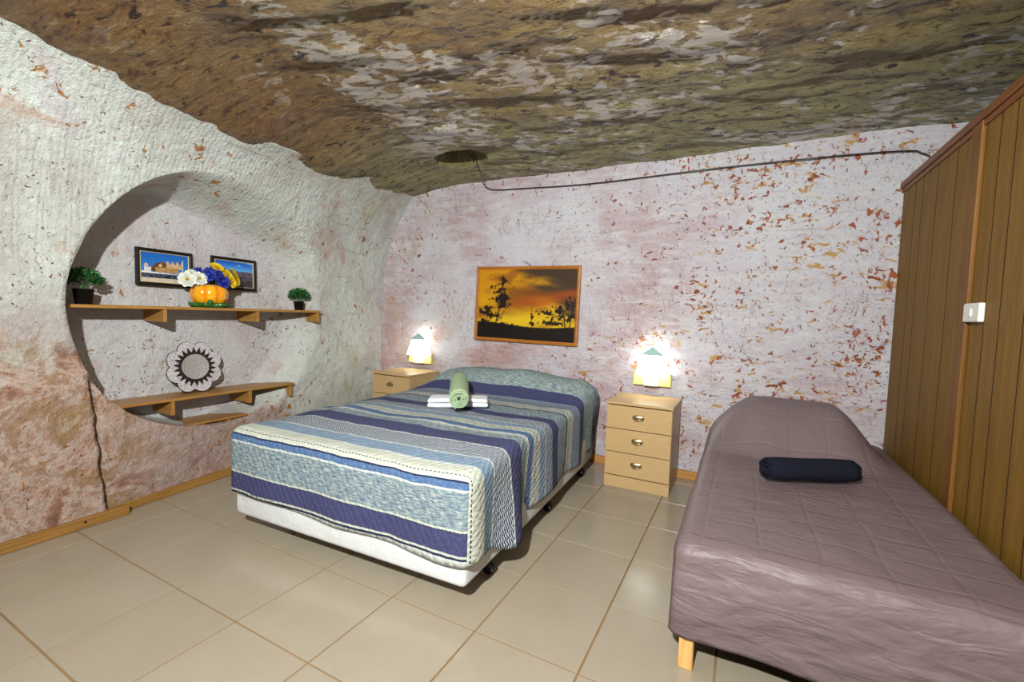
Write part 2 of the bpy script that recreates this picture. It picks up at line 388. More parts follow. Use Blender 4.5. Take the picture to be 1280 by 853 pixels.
faces = [tuple(f) for f in np.vstack(F)] + [(0, int(1 + j), int(1 + i)) for i, j in zip(ii, jj)][::-1]
faces = [tuple(reversed(f)) if len(f) == 4 else tuple(reversed(f)) for f in faces]
me = mesh_np('wall_left', verts, faces)
bm = bmesh.new(); bm.from_mesh(me); bmesh.ops.recalc_face_normals(bm, faces=bm.faces[:]); bm.to_mesh(me); bm.free()
wl = tag(link('wall_left', me, MAT_LEFT, None, True), 'whitish rock wall with a large round niche and red-brown staining', kind='structure')

# ------------------------------------------------------------------ back wall
def grid(name, us, vs, fn, m, flip=False, parent=None):
    U, W = np.meshgrid(us, vs); P = fn(U, W); h, w = U.shape
    vt = np.stack(P, -1).reshape(-1, 3); idx = np.arange(h * w).reshape(h, w)
    q = np.stack([idx[:-1, :-1], idx[:-1, 1:], idx[1:, 1:], idx[1:, :-1]], -1).reshape(-1, 4)
    if flip: q = q[:, ::-1]
    return link(name, mesh_np(name, vt, q), m, parent, True)
def bw(x, z):
    y = 3.965 + .035 * fbm(x * 1.2, z * 1.2, 51) + .022 * fbm(x * 3, z * 8, 52) + .010 * fbm(x * 14, z * 20, 53)
    y = y - .10 * ss(2.35, 2.75, z) * ss(-2.2, -3.4, x) - .05 * ss(-3.3, -3.8, x)
    return x, y, z
tag(grid('wall_back', np.arange(-3.95, 1.95, .022), np.arange(-.03, 2.83, .022), bw, MAT_BACK), 'pale mauve rock wall flecked with rust behind the beds', kind='structure')

# ------------------------------------------------------------------ ceiling, with the dark vent hole near the back wall
HX, HY = -2.30, 3.36
def ceil_fn(sx, y):
    xe = wall_base(y) + .33
    x = xe + (1.95 - xe) * sx
    zt = wall_topz(y)
    z = 2.665 - (2.665 - zt) * ss(1.0, 0.0, (x - xe) / .85) ** 1.3
    ca, sa = math.cos(-.25), math.sin(-.25)
    a = x * ca - y * sa; b = x * sa + y * ca
    n = fbm(a * 1.8, b * 5.5, 61, 5)
    st = 7.0; q = (n + .5) * st; q = (np.floor(q) + ss(.5, 1., q - np.floor(q))) / st - .5
    fade = ss(0, .12, (x - xe))
    z = z + (.055 * q + .03 * fbm(x * .9, y * .9, 62) + .0045 * fbm(a * 9, b * 26, 63)) * (.3 + .7 * fade)
    d = np.sqrt(((x - HX) / .23) ** 2 + ((y - HY) / .19) ** 2) + .35 * fbm(x * 6, y * 6, 66)
    z = z + .9 * ss(1.04, .80, d)
    return x, y, z
sx = np.concatenate([np.linspace(0, .62, 190), np.linspace(.62, 1, 70)[1:]])
tag(grid('ceiling', sx, np.concatenate([np.arange(-1.75, 0, .06), np.arange(0, 4.1, .0215)]), ceil_fn, MAT_CEIL, True), 'rough flaked brown rock ceiling', kind='structure')

# ------------------------------------------------------------------ walls that close the room outside the view
k = NM('plain_dark_rock', .8, .2); v = k.obj(); k.color(k.mix(k.noise(v, 2, 4), C(96, 76, 60), C(124, 102, 84))); k.bump(k.noise(v, 12, 5), .5, .02); MAT_PLAIN = k.m  # unseen walls coloured dark brown to cut the bounced fill light
tag(box('wall_front', (-3.6, -1.85, -.03), (2.0, -1.7, 2.8), MAT_PLAIN), kind='structure')
tag(box('wall_outer', (1.9, -1.85, -.03), (2.05, 4.1, 2.8), MAT_PLAIN), kind='structure')

# ------------------------------------------------------------------ floor of square tiles
fl = tag(box('floor', (-4.1, -1.9, -.08), (2.05, 4.15, -.004), MAT_GROUT), 'floor of large cream tiles with brown joints', kind='structure')
TX0, TY0, TSX, TSY = -3.1666, .6311, .4482, .4518
def tile_mesh(w, d):
    bm = bmesh.new(); e = .0009; g = .0038
    L = [(g, -.010), (g, -.0018), (g + e, 0)]; rows = []
    for ins, z in L: rows.append([bm.verts.new(p) for p in ((ins, ins, z), (w - ins, ins, z), (w - ins, d - ins, z), (ins, d - ins, z))])
    for a, b in zip(rows[:-1], rows[1:]):
        for i in range(4): bm.faces.new((a[i], a[(i + 1) % 4], b[(i + 1) % 4], b[i]))
    bm.faces.new(rows[-1]); bm.faces.new(list(reversed(rows[0])))
    me = bpy.data.meshes.new('tile'); bm.to_mesh(me); bm.free(); me.materials.append(MAT_TILE); return me
tm = tile_mesh(TSX, TSY); cut = {}
for b in range(-2, 10):
    for a in range(-5, 8):
        x, y = TX0 + b * TSX, TY0 + a * TSY
        d = min(TSY, 3.99 - y)
        me = tm
        if d < TSY - 1e-4:
            if d < .05: continue
            me = cut.setdefault(round(d, 3), None) or tile_mesh(TSX, d); cut[round(d, 3)] = me
        o = bpy.data.objects.new('tile', me); COL.objects.link(o); o.parent = fl; o.location = (x, y, 0)

# ------------------------------------------------------------------ timber partition on the right
PX, PT = 0.905, 2.255
wr = tag(box('wall_right', (PX + .012, .35, 0), (PX + .07, 3.96, PT), MAT_GAP), 'brown timber panelled partition wall with a top rail', kind='structure')
def plank_mesh(w, h):
    g = .0028; bm = bmesh.new(); c = .0012; t = .014
    sec = [(0 + g, t), (0 + g, c), (c + g, 0), (w - c - g, 0), (w - g, c), (w - g, t)]
    lo = [bm.verts.new((x, y, 0)) for y, x in sec]; hi = [bm.verts.new((x, y, h)) for y, x in sec]
    for i in range(len(sec)): j = (i + 1) % len(sec); bm.faces.new((lo[i], lo[j], hi[j], hi[i]))
    bm.faces.new(lo); bm.faces.new(hi); bmesh.ops.recalc_face_normals(bm, faces=bm.faces[:])
    for f_ in bm.faces:
        if abs(f_.normal.y) > .5: f_.material_index = 1
    me = bpy.data.meshes.new('plank'); bm.to_mesh(me); bm.free(); me.materials.append(MAT_PANEL); me.materials.append(MAT_GAP); return me
grooves = [3.955, 3.70, 3.56, 3.325, 3.07, 2.83, 2.635, 2.505, 2.326]
steps = [.14, .235, .255, .13, .175, .2, .13, .18, .24, .15, .2]
q = grooves[-1]
for s_ in steps:
    q -= s_
    if q < .4: break
    grooves.append(q)
grooves.append(.35)
for y1, y0 in zip(grooves[:-1], grooves[1:]):
    o = bpy.data.objects.new('plank', plank_mesh(y1 - y0, PT)); COL.objects.link(o); o.parent = wr; o.location = (PX, y0, 0)
box('cover_strip', (PX - .016, 2.775, 0), (PX + .004, 2.875, PT), MAT_PANELTRIM, wr, .006, 3)
box('cover_strip', (PX - .016, .66, 0), (PX + .004, .76, PT), MAT_PANELTRIM, wr, .006, 3)
box('top_rail', (PX - .02, .34, PT), (PX + .085, 3.962, PT + .04), MAT_RAIL, wr, .004, 2)
box('edge_bead', (PX - .010, .345, PT - .028), (PX + .002, 3.962, PT), MAT_RAIL, wr, .003, 1)

# ------------------------------------------------------------------ skirtings
def skirting(name, pts, h, t, m, label):
    bm = bmesh.new()
    (x0, y0), (x1, y1) = pts; d = Vector((x1 - x0, y1 - y0, 0)); L = d.length
    box_bm(0, 0, 0, L, t, h, .006, 2, bm)
    o = from_bm(name, bm, m); o.location = (x0, y0, 0); o.rotation_euler = (0, 0, math.atan2(d.y, d.x)); return tag(o, label, kind='structure')
def skirt_left(name, p0, p1, h, t, label):
    bm = bmesh.new(); L = (Vector(p1) - Vector(p0)).length
    box_bm(-t, 0, 0, 0, L, h, .007, 2, bm)
    o = from_bm(name, bm, MAT_SKIRT); o.location = (p0[0], p0[1], 0); o.rotation_euler = (0, 0, math.atan2(-(p1[0] - p0[0]), p1[1] - p0[1])); return tag(o, label, kind='structure')
s1 = skirt_left('baseboard_left', (-3.26, -1.68), (-3.333, 1.335), .062, .05, 'thick timber skirting under the nearer left rock face')
bm = box_bm(-.006, -.006, -.004, .006, .006, .004, .003, 2)
sk = from_bm('screw', bm, MAT_BLACK, s1); sk.location = (.001, 2.80, .04); sk.rotation_euler = (0, math.pi / 2, 0)
skirt_left('baseboard_left', (-3.395, 1.28), (-3.62, 3.10), .055, .05, 'timber skirting below the round niche')
tag(box('baseboard_back', (-3.75, 3.915, 0), (PX - .02, 3.95, .068), MAT_SKIRTB, None, .004, 1), 'orange timber skirting along the back wall', kind='structure')

# ------------------------------------------------------------------ draped bed covers
def cover(name, x0, x1, y0, y1, ztop, hem, r, post, m, nx=70, ny=90, nz=16, bulge=None):
    """an open-bottomed soft box in local bed coordinates; UV = metres along the bed and across it"""
    xs = np.linspace(x0, x1, nx + 1); ys = np.linspace(y0, y1, ny + 1); hs = np.linspace(0, 1, nz + 1)
    key = {}; P = []; faces = []; uvs = []
    def vid(i, j, l):
        kk = (i, j, l)
        if kk not in key:
            x, y = xs[i], ys[j]; z0 = hem(x, y); z = z0 + (ztop - z0) * hs[l]
            key[kk] = len(P); P.append((x, y, z, hs[l]))
        return key[kk]
    def add(q, uvf):
        ids = [vid(*c) for c in q]; faces.append(ids); uvs.append([uvf(P[i]) for i in ids])
    for i in range(nx):
        for j in range(ny): add([(i, j, nz), (i + 1, j, nz), (i + 1, j + 1, nz), (i, j + 1, nz)], lambda p: (p[1] - y0, p[0] - x0))
    for i in range(nx):
        for l in range(nz):
            add([(i, 0, l), (i + 1, 0, l), (i + 1, 0, l + 1), (i, 0, l + 1)], lambda p: (-(ztop - p[2]), p[0] - x0))
            add([(i + 1, ny, l), (i, ny, l), (i, ny, l + 1), (i + 1, ny, l + 1)], lambda p: (y1 - y0 + (ztop - p[2]), p[0] - x0))
    for j in range(ny):
        for l in range(nz):
            add([(nx, j, l), (nx, j + 1, l), (nx, j + 1, l + 1), (nx, j, l + 1)], lambda p: (p[1] - y0, x1 - x0 + (ztop - p[2])))
            add([(0, j + 1, l), (0, j, l), (0, j, l + 1), (0, j + 1, l + 1)], lambda p: (p[1] - y0, -(ztop - p[2])))
    P = np.array(P); p = P[:, :3].copy(); hh = P[:, 3]
    c = np.stack([np.clip(p[:, 0], x0 + r, x1 - r), np.clip(p[:, 1], y0 + r, y1 - r), np.minimum(p[:, 2], ztop - r)], -1)
    d = p - c; L = np.linalg.norm(d, axis=1, keepdims=True); L[L < 1e-9] = 1
    p = c + d / L * r
    p = post(p, hh, d / L)
    me = mesh_np(name, p, faces)
    uvl = me.uv_layers.new(name='UVMap'); flat = [x for f in uvs for t in f for x in t]
    uvl.data.foreach_set('uv', flat)
    o = link(name, me, m, None, True)
    md = o.modifiers.new('thickness', 'SOLIDIFY'); md.thickness = .012; md.offset = -1
    return o

# --- striped quilt material
k = NM('striped_quilt_cloth', .85, .15); uv = k.uv(); sp = k.sep(uv); U0, T = sp[0], sp[1]
wob = k.math('MULTIPLY', k.math('SUBTRACT', k.noise(uv, 7, 3, .5), .5), .016)
U = k.math('ADD', U0, wob)
def nu(x): return (x + .45) / 2.75
UN = k.math('DIVIDE', k.math('ADD', U, .45), 2.75)
W_, NV, LB, ST, BL, CR, GB, TE = C(200, 206, 202), C(66, 68, 108), C(132, 154, 178), C(146, 162, 164), C(68, 104, 156), C(198, 201, 188), C(114, 130, 152), C(164, 184, 176)
DK = C(36, 42, 76)
bands = [(-.45, W_), (-.366, DK), (-.360, CR), (-.347, NV), (-.252, CR), (-.243, ST), (-.082, W_), (-.067, BL), (-.034, DK), (-.029, CR), (.09, W_), (.112, LB), (.212, W_), (.224, GB), (.36, W_), (.372, NV), (.507, ST), (.585, CR), (.61, W_), (.625, BL), (.69, CR), (.795, LB), (.87, W_), (.876, GB), (.985, NV), (1.09, ST), (1.27, DK), (1.30, CR), (1.42, GB), (1.575, NV), (1.695, TE), (1.97, GB)]
col = k.ramp(UN, [(nu(a), c) for a, c in bands], 'CONSTANT')
# woven streaks
def msk(rs):
    st = [(0.0, (0, 0, 0, 1))]
    for a, b, s in rs: st += [(nu(a), (s, s, s, 1)), (nu(b), (0, 0, 0, 1))]
    return k.ramp(UN, st, 'CONSTANT')
streak = k.noise(k.comb(k.math('MULTIPLY', U0, 190), k.math('MULTIPLY', T, 22), 0), 1.0, 4, .7, .4)
sm = msk([(-.243, -.082, 1), (-.067, -.034, .55), (.112, .212, .35), (.372, .507, .16), (.507, .61, .9), (.625, .69, .6), (.69, .795, .5), (.795, .87, .6), (1.09, 1.27, 1), (1.30, 1.45, .7), (1.43, 1.575, .9), (1.695, 1.97, 1), (1.97, 2.2, .7)])
col = k.mix(k.math('MULTIPLY', k.step(streak, .55, .42), sm), col, C(102, 118, 140))
col = k.mix(k.math('MULTIPLY', k.step(streak, .55, .68), sm), col, C(200, 206, 196))
col = k.mix(k.math('MULTIPLY', k.step(k.noise(k.comb(k.math('MULTIPLY', U0, 300), k.math('MULTIPLY', T, 300), 0), 1, 2), .55, .75), .22), col, C(222, 222, 226))
# wavy dark and white lines
zz = k.math('SINE', k.math('ADD', k.math('MULTIPLY', U0, 470), k.math('MULTIPLY', k.math('SINE', k.math('MULTIPLY', T, 190)), 1.7)))
zm = msk([(.224, .36, 1), (.876, .985, .85), (1.43, 1.575, .35)])
col = k.mix(k.math('MULTIPLY', k.step(zz, .0, .3), zm), col, C(44, 50, 88))
col = k.mix(k.math('MULTIPLY', k.step(zz, -.2, -.6), zm), col, C(208, 214, 214))
# stitched dashes
def dash(uc, wd, per):
    global col
    a = k.step(k.math('ABSOLUTE', k.math('SUBTRACT', U, uc)), wd, wd * .6)
    b = k.step(k.math('FRACT', k.math('DIVIDE', T, per)), .62, .55)
    col = k.mix(k.math('MULTIPLY', a, b), col, C(50, 54, 70))
dash(.02, .0045, .022); dash(.745, .004, .02); dash(-.247, .003, .02); dash(1.36, .004, .02)
k.color(k.mix(1.0, col, (.84, .85, .86), 'MULTIPLY'))
q1 = k.math('SINE', k.math('MULTIPLY', T, 150)); q2 = k.math('SINE', k.math('ADD', k.math('MULTIPLY', U0, 95), k.math('MULTIPLY', k.math('SINE', k.math('MULTIPLY', T, 40)), 1.2)))
hq = k.math('ADD', k.math('MULTIPLY', k.math('ABSOLUTE', k.math('ADD', q1, q2)), .35), k.math('MULTIPLY', k.noise(uv, 26, 4, .6), 1.2))
hq = k.math('ADD', hq, k.math('MULTIPLY', streak, .4))
k.bump(hq, .55, .010)
MAT_QUILT = k.m

# --- double bed
RZ = math.radians(2.2)
BX, BY = -0.985, 1.565
bed = thing('double_bed', 'white double bed base on black castors under a striped quilt', 'bed', (BX, BY, 0), RZ)
bm = box_bm(-1.575, .015, .118, -.025, 2.10, .36, .03, 3); bmesh.ops.subdivide_edges(bm, edges=bm.edges[:], cuts=2, use_grid_fill=True)
bb = from_bm('bed_base', bm, MAT_WCLOTH, bed, True)
box('mattress', (-1.545, .05, .365), (-.05, 2.08, .60), MAT_TICK, bed, .05, 3)
def castor(parent, x, y, top):
    bm = bmesh.new()
    lathe_bm([(0, top), (.014, top), (.014, .075), (.022, .07), (.024, .055), (0, .05)], 14, bm=bm)
    t = lathe_bm([(0, -.016), (.03, -.016), (.0365, -.01), (.0365, .01), (.03, .016), (0, .016)], 20)
    for vv in t.verts: vv.co = Vector((vv.co.x + .012, vv.co.z, vv.co.y + .037))
    tmp = bpy.data.meshes.new('t'); t.to_mesh(tmp); t.free(); bm.from_mesh(tmp); bpy.data.meshes.remove(tmp)
    o = from_bm('castor', bm, MAT_BLACK, parent, True); o.location = (x, y, 0); return o
for (cx_, cy_) in ((-.10, .36), (-1.48, .36), (-.10, 1.2), (-1.48, 1.2), (-.10, 1.96), (-1.48, 1.96)): castor(bed, cx_, cy_, .13)

def hem1(x, y):
    hz = .24 - .02 * (x + .8) + .012 * math.sin(y * 6 + 1) + .006 * math.sin(x * 9)
    if x > -.3: hz = hz + (-.055 * math.exp(-((y - .36) / .14) ** 2) + .03 * math.exp(-((y - .56) / .09) ** 2))
    return hz
def post1(p, h, n):
    x, y, z = p[:, 0].copy(), p[:, 1].copy(), p[:, 2].copy()
    lift = .20 * ss(1.52, 1.90, y) * (1 - .35 * ss(1.98, 2.2, y)) * (.86 + .14 * np.cos((x + .80) * 4.2)) * (1 - .12 * np.exp(-((x + .83) / .16) ** 2))
    edge = ss(.0, .12, -x) * .45 + .55
    ledge = ss(0, .30, x + 1.60)
    z = z + lift * edge * (.25 + .75 * ledge) * h ** 1.6
    z = z + .030 * ss(.05, .5, y) * h ** 2 * ss(0, .25, x + 1.6)
    z = z + .018 * fbm(x * 3, y * 3, 71) * h ** 2 * 1.4 + .006 * fbm(x * 12, y * 12, 73)
    side = (1 - h)
    x = x + np.where(n[:, 0] > .5, 1, 0) * side * (.016 * np.sin(y * 14 + 2 * np.sin(y * 3)) + .045 * np.exp(-((y - .40) / .13) ** 2) - .015 * np.exp(-((y - .62) / .1) ** 2))
    x = x + np.where(n[:, 0] > .5, 1, 0) * -.03 * ss(1.4, 2.0, y) * side
    y = y + np.where(n[:, 1] < -.5, 1, 0) * (.008 * np.sin(x * 11) * side - .012 * side)
    return np.stack([x, y, z], -1)
quilt = cover('striped_quilt', -1.615, .0, 0, 2.17, .625, hem1, .055, post1, MAT_QUILT, 84, 120, 18)
quilt.location = (BX, BY, 0); quilt.rotation_euler = (0, 0, RZ)
tag(quilt, 'blue and white striped quilt spread over the double bed', 'quilt')

# --- single bed
bed2 = thing('single_bed', 'single bed on square pine legs under a mauve satin quilt', 'bed', (0, 0, 0))
box('bed_base', (-.15, 1.79, .15), (.83, 3.80, .28), MAT_BLACK, bed2, .01, 2)
box('mattress', (-.14, 1.80, .285), (.82, 3.80, .465), MAT_TICK, bed2, .05, 3)
for lx, ly in ((-.157, 1.755), (.76, 1.755), (-.157, 3.70), (.76, 3.70)):
    box('leg', (lx, ly, 0), (lx + .052, ly + .052, .17), MAT_LEG, bed2, .003, 1)
k = NM('mauve_satin_cloth', .5, .38); uv = k.uv(); sp = k.sep(uv)
wu = k.math('ADD', sp[0], k.math('MULTIPLY', k.math('SUBTRACT', k.noise(uv, 5, 3), .5), .05)); wt = k.math('ADD', sp[1], k.math('MULTIPLY', k.math('SUBTRACT', k.noise(k.map(uv, (1, 1, 1), (0, 0, 0), (3, 7, 0)), 5, 3), .5), .05))
def seam(c, per):
    f = k.math('ABSOLUTE', k.math('SUBTRACT', k.math('FRACT', k.math('DIVIDE', c, per)), .5)); return k.step(f, .0, .07)
top = k.step(sp[0], -.02, .05)
sg = k.math('MULTIPLY', seam(wu, .165), seam(wt, .19))
sg = k.math('ADD', k.math('MULTIPLY', sg, top), k.math('SUBTRACT', 1.0, top))
wr1 = k.noise(k.map(uv, (2.6, .7, 1), (0, 0, .45)), 5, 3, .5, 1.6)
wr2 = k.noise(k.map(uv, (6, 3, 1), (0, 0, -.3)), 4, 2, .5, .8)
front = k.math('SUBTRACT', 1.0, top)
hh = k.math('ADD', k.math('MULTIPLY', sg, .2), k.math('MULTIPLY', wr2, .5))
hh = k.math('ADD', hh, k.math('MULTIPLY', k.math('MULTIPLY', wr1, front), 1.5))
k.color(k.mix(k.noise(uv, 3, 4), C(106, 91, 95), C(118, 102, 105)))
k.bump(hh, .6, .016); k.rough(.5)
MAT_SATIN = k.m
def hem2(x, y): return .128 + .008 * math.sin(x * 7 + 1) + .006 * math.sin(y * 5)
def post2(p, h, n):
    x, y, z = p[:, 0].copy(), p[:, 1].copy(), p[:, 2].copy()
    lift = .29 * ss(3.02, 3.42, y) * (1 - .45 * ss(3.62, 3.86, y)) * ss(-.26, .10, x) ** .8 * ss(.84, .52, x)
    z = z + lift * h ** 1.5
    z = z + .018 * fbm(x * 3 + 5, y * 3, 81) * h ** 2 + .008 * fbm(x * 11, y * 11, 83) * h
    sd = 1 - h
    fr = np.where(n[:, 1] < -.4, 1, 0)
    y = y + fr * (-.018 * np.sin(np.pi * h) + .030 * fbm(x * 3 + z * 2, z * 14 - x * 3, 85) * np.sin(np.pi * np.clip(h + .15, 0, 1)) + .012 * fbm(x * 9, z * 20, 86))
    z = z - .03 * ss(1.95, 1.72, y) * h * 0
    lf = np.where(n[:, 0] < -.4, 1, 0)
    x = x + lf * (-.012 * np.sin(y * 9) * sd - .012 * sd)
    return np.stack([x, y, z], -1)
q2_ = cover('mauve_quilt', -.195, .885, 1.735, 3.87, .505, hem2, .06, post2, MAT_SATIN, 72, 110, 26)
tag(q2_, 'plain mauve satin quilt covering the single bed beside the partition', 'quilt')

# ------------------------------------------------------------------ towels
def terry(name, c0, c1):
    k = NM(name, .95, .1); v = k.obj(); k.color(k.mix(k.noise(v, 60, 4, .7), c0, c1)); h = k.math('ADD', k.noise(v, 220, 3, .7), k.math('MULTIPLY', k.noise(v, 22, 4), 2.0)); k.bump(h, .6, .008); return k.m
MAT_TW = terry('white_terry', C(222, 224, 236), C(238, 240, 246)); MAT_TG = terry('sage_terry', C(150, 172, 140), C(172, 192, 160)); MAT_TN = terry('navy_terry', C(20, 22, 34), C(32, 34, 48))
def roll_bm(L, r, turns=3.2, gap=.006, th=.010, flat=1.0, n=90, seed=1, taper=0.0):
    """a towel rolled up: a spiral sheet with thickness, axis along +Y from 0 to L"""
    bm = bmesh.new(); m = 14; tot = turns * 2 * math.pi; r0 = r - turns * (th + gap * .25); inner = []; outer = []
    rr = random.Random(seed); ph = [rr.uniform(0, 6) for _ in range(4)]
    for i in range(n + 1):
        a = tot * i / n; ra = max(.006, r0 + (r - r0) * i / n)
        ri, ro = [], []
        for j in range(m + 1):
            y = L * j / m; e = 1 - .06 * (abs(2 * j / m - 1) ** 6) - taper * (j / m); wv = 1 + .02 * math.sin(3 * a + ph[0] + 9 * y) + .012 * math.sin(25 * y + ph[1])
            jit = .004 * math.sin(5 * a + ph[2]) if j in (0, m) else 0
            for lst, rad in ((ri, ra - th * .5), (ro, ra + th * .42)):
                rad2 = rad * e * wv; aa = a - tot - math.pi * .6
                lst.append(bm.verts.new((rad2 * math.cos(aa), y + (jit + .006 * math.sin(a * .5) if j in (0, m) else 0), rad2 * math.sin(aa) * flat)))
        inner.append(ri); outer.append(ro)
    for i in range(n):
        for j in range(m):
            bm.faces.new((outer[i][j], outer[i + 1][j], outer[i + 1][j + 1], outer[i][j + 1])); bm.faces.new((inner[i][j + 1], inner[i + 1][j + 1], inner[i + 1][j], inner[i][j]))
        for j in (0, m): bm.faces.new((outer[i][j], inner[i][j], inner[i + 1][j], outer[i + 1][j]) if j == 0 else (outer[i + 1][j], inner[i + 1][j], inner[i][j], outer[i][j]))
    for i in (0, n):
        for j in range(m): bm.faces.new((outer[i][j], outer[i][j + 1], inner[i][j + 1], inner[i][j]) if i == n else (outer[i][j + 1], outer[i][j], inner[i][j], inner[i][j + 1]))
    bmesh.ops.recalc_face_normals(bm, faces=bm.faces[:]); return bm
def folded_bm(w, d, h, layers=4, r=.018):
    """a folded towel: stacked soft layers"""
    bm = bmesh.new(); lh = h / layers
    for q in range(layers):
        b = box_bm(-w / 2 + .003 * (q % 2), -d / 2 + .004 * ((q + 1) % 2), q * lh, w / 2 - .004 * (q % 2), d / 2 - .003 * (q % 3), (q + 1) * lh - .001, lh * .45, 3)
        bmesh.ops.subdivide_edges(b, edges=[e for e in b.edges if e.calc_length() > .1], cuts=6, use_grid_fill=True)
        for v in b.verts:
            v.co.z += .006 * float(fbm(np.array(v.co.x * 8 + q), np.array(v.co.y * 8), 91)) + .004 * math.sin(v.co.x * 9 + q)
        t = bpy.data.meshes.new('t'); b.to_mesh(t); b.free(); bm.from_mesh(t); bpy.data.meshes.remove(t)
    return bm
TWA = math.radians(14)
o = from_bm('folded_towel', folded_bm(.42, .17, .062, 2), MAT_TW, None, True); o.location = (-1.77, 2.62, .665); o.rotation_euler = (0, 0, math.radians(30))
tag(o, 'white folded towel lying across the striped quilt under the green towel', 'towel')
o = from_bm('rolled_towel', roll_bm(.56, .068, 4.9, seed=3), MAT_TG, None, True); o.location = (-1.605, 2.385, .762); o.rotation_euler = (math.radians(5), 0, math.radians(34))
tag(o, 'sage green rolled towel laid over the white towel on the striped quilt', 'towel')
o = from_bm('rolled_towel', roll_bm(.44, .070, 4.8, flat=.84, seed=8), MAT_TN, None, True); o.location = (.135, 2.60, .576); o.rotation_euler = (0, 0, math.radians(-90 + 27))
tag(o, 'dark navy rolled towel on the mauve quilt', 'towel')

# ------------------------------------------------------------------ bedside cabinets
def cabinet(x, y, h, label):
    w, d = .49, .48
    t = thing('bedside_cabinet', label, 'cabinet', (x, y, 0), 0, 'oak laminate bedside cabinets')
    bm = box_bm(0, .022, 0, .016, d, h - .022, .001, 1); box_bm(w - .016, .022, 0, w, d, h - .022, .001, 1, bm); box_bm(.016, d - .01, .02, w - .016, d, h - .022, 0, 1, bm); box_bm(.016, .05, .07, w - .016, d - .01, .085, 0, 1, bm)
    from_bm('carcass', bm, MAT_OAK, t)
    box('drawer_gap_shade', (.016, .03, .08), (w - .016, .06, h - .024), MAT_GAP, t)  # dark sheet behind the drawers that paints the shade in their gaps
    box('cabinet_top', (-.006, .0, h - .02), (w + .006, d, h), MAT_OAK, t, .003, 2)
    box('plinth', (.0, .010, 0), (w, .028, .088), MAT_OAK, t, .001, 1)
    z = .094; dh = (h - .026 - .094) / 3
    for q in range(3):
        dr = box('drawer', (.002, .006, z + .003), (w - .002, .026, z + dh - .003), MAT_OAK, t, .002, 2)
        zc = z + dh * .55; xc = w / 2
        bm = bmesh.new()
        prof = [(math.cos(a) * .042, math.copysign(abs(math.sin(a)) ** .6, math.sin(a)) * .022) for a in np.linspace(0, 2 * math.pi, 20, endpoint=False)]
        fr = [bm.verts.new((xc + px, .0035, zc + pz)) for px, pz in prof]; bk = [bm.verts.new((xc + px * 1.06, .0065, zc + pz * 1.06)) for px, pz in prof]
        for i in range(20): bm.faces.new((fr[i], fr[(i + 1) % 20], bk[(i + 1) % 20], bk[i]))
        bm.faces.new(fr); bmesh.ops.recalc_face_normals(bm, faces=bm.faces[:])
        tube_bm(smooth_path([(xc - .028, .002, zc + .006), (xc - .030, -.010, zc - .004), (xc - .018, -.018, zc - .013), (xc + .018, -.018, zc - .013), (xc + .030, -.010, zc - .004), (xc + .028, .002, zc + .006)], 5), .0035, 8, bm)
        hd = from_bm('handle', bm, MAT_BRASS, dr, True)
        z += dh
    return t
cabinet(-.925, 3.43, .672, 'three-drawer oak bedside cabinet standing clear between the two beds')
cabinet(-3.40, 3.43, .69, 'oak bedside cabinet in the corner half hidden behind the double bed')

# ------------------------------------------------------------------ bedside wall lamps
k = NM('glowing_white_shade', .5, .3); k.color(C(240, 240, 236)); k.b.inputs['Emission Color'].default_value = (.97, 1.0, .92, 1); k.b.inputs['Emission Strength'].default_value = LAMP_EMIT; MAT_SHADE = k.m
k = NM('teal_grey_cap', .5, .4); k.color(C(160, 196, 192)); MAT_CAP = k.m
def wall_lamp(x, label):
    y = 3.90; z = .755
    t = thing('wall_lamp', label, 'lamp', (x, y, z), 0, 'bedside wall lamps')
    box('backboard', (-.155, -.005, 0), (.155, .03, .105), MAT_LAMPWOOD, t, .004, 2)
    box('socket', (-.058, -.05, .002), (.058, -.004, .10), MAT_WPLAST, t, .006, 2)
    bm = bmesh.new()
    def ring(hw, dp, zz): return [bm.verts.new(p) for p in ((-hw, .02, zz), (-hw * .8, -dp, zz), (hw * .8, -dp, zz), (hw, .02, zz))]
    a, b = ring(.135, .10, .098), ring(.085, .06, .262); a2, b2 = ring(.130, .095, .098), ring(.080, .055, .262)
    for i in range(3):
        bm.faces.new((a[i], a[i + 1], b[i + 1], b[i])); bm.faces.new((a2[i + 1], a2[i], b2[i], b2[i + 1])); bm.faces.new((a[i + 1], a[i], a2[i], a2[i + 1])); bm.faces.new((b[i], b[i + 1], b2[i + 1], b2[i]))
    bmesh.ops.recalc_face_normals(bm, faces=bm.faces[:])
    from_bm('shade', bm, MAT_SHADE, t)
    bm = box_bm(-.128, .012, .104, .128, .020, .258)
    for v_ in bm.verts:
        if v_.co.z > .2: v_.co.x *= .61
    from_bm('added_baffle', bm, MAT_WPLAST, t)  # added plate that blocks the shade's light from the wall behind
    bm = bmesh.new(); ap = bm.verts.new((0, -.03, .335)); c = [bm.verts.new(p) for p in ((-.088, -.068, .262), (.088, -.068, .262), (.088, -.02, .262), (-.088, -.02, .262))]
    for i in range(4): bm.faces.new((c[i], c[(i + 1) % 4], ap))
    bm.faces.new(list(reversed(c))); bmesh.ops.recalc_face_normals(bm, faces=bm.faces[:])
    from_bm('cap', bm, MAT_CAP, t)
    l = bpy.data.lights.new('bulb_light', 'POINT'); l.energy = LAMP_W; l.color = (.94, 1.0, .90); l.shadow_soft_size = .028
    lo = bpy.data.objects.new('bulb_light', l); COL.objects.link(lo); lo.parent = t; lo.location = (0, -.005, .30)
    l = bpy.data.lights.new('bulb_light', 'POINT'); l.energy = LAMP_W * 1.3; l.color = (1.0, .96, .80); l.shadow_soft_size = .03
    lo = bpy.data.objects.new('bulb_light', l); COL.objects.link(lo); lo.parent = t; lo.location = (0, -.035, .17)
    return t
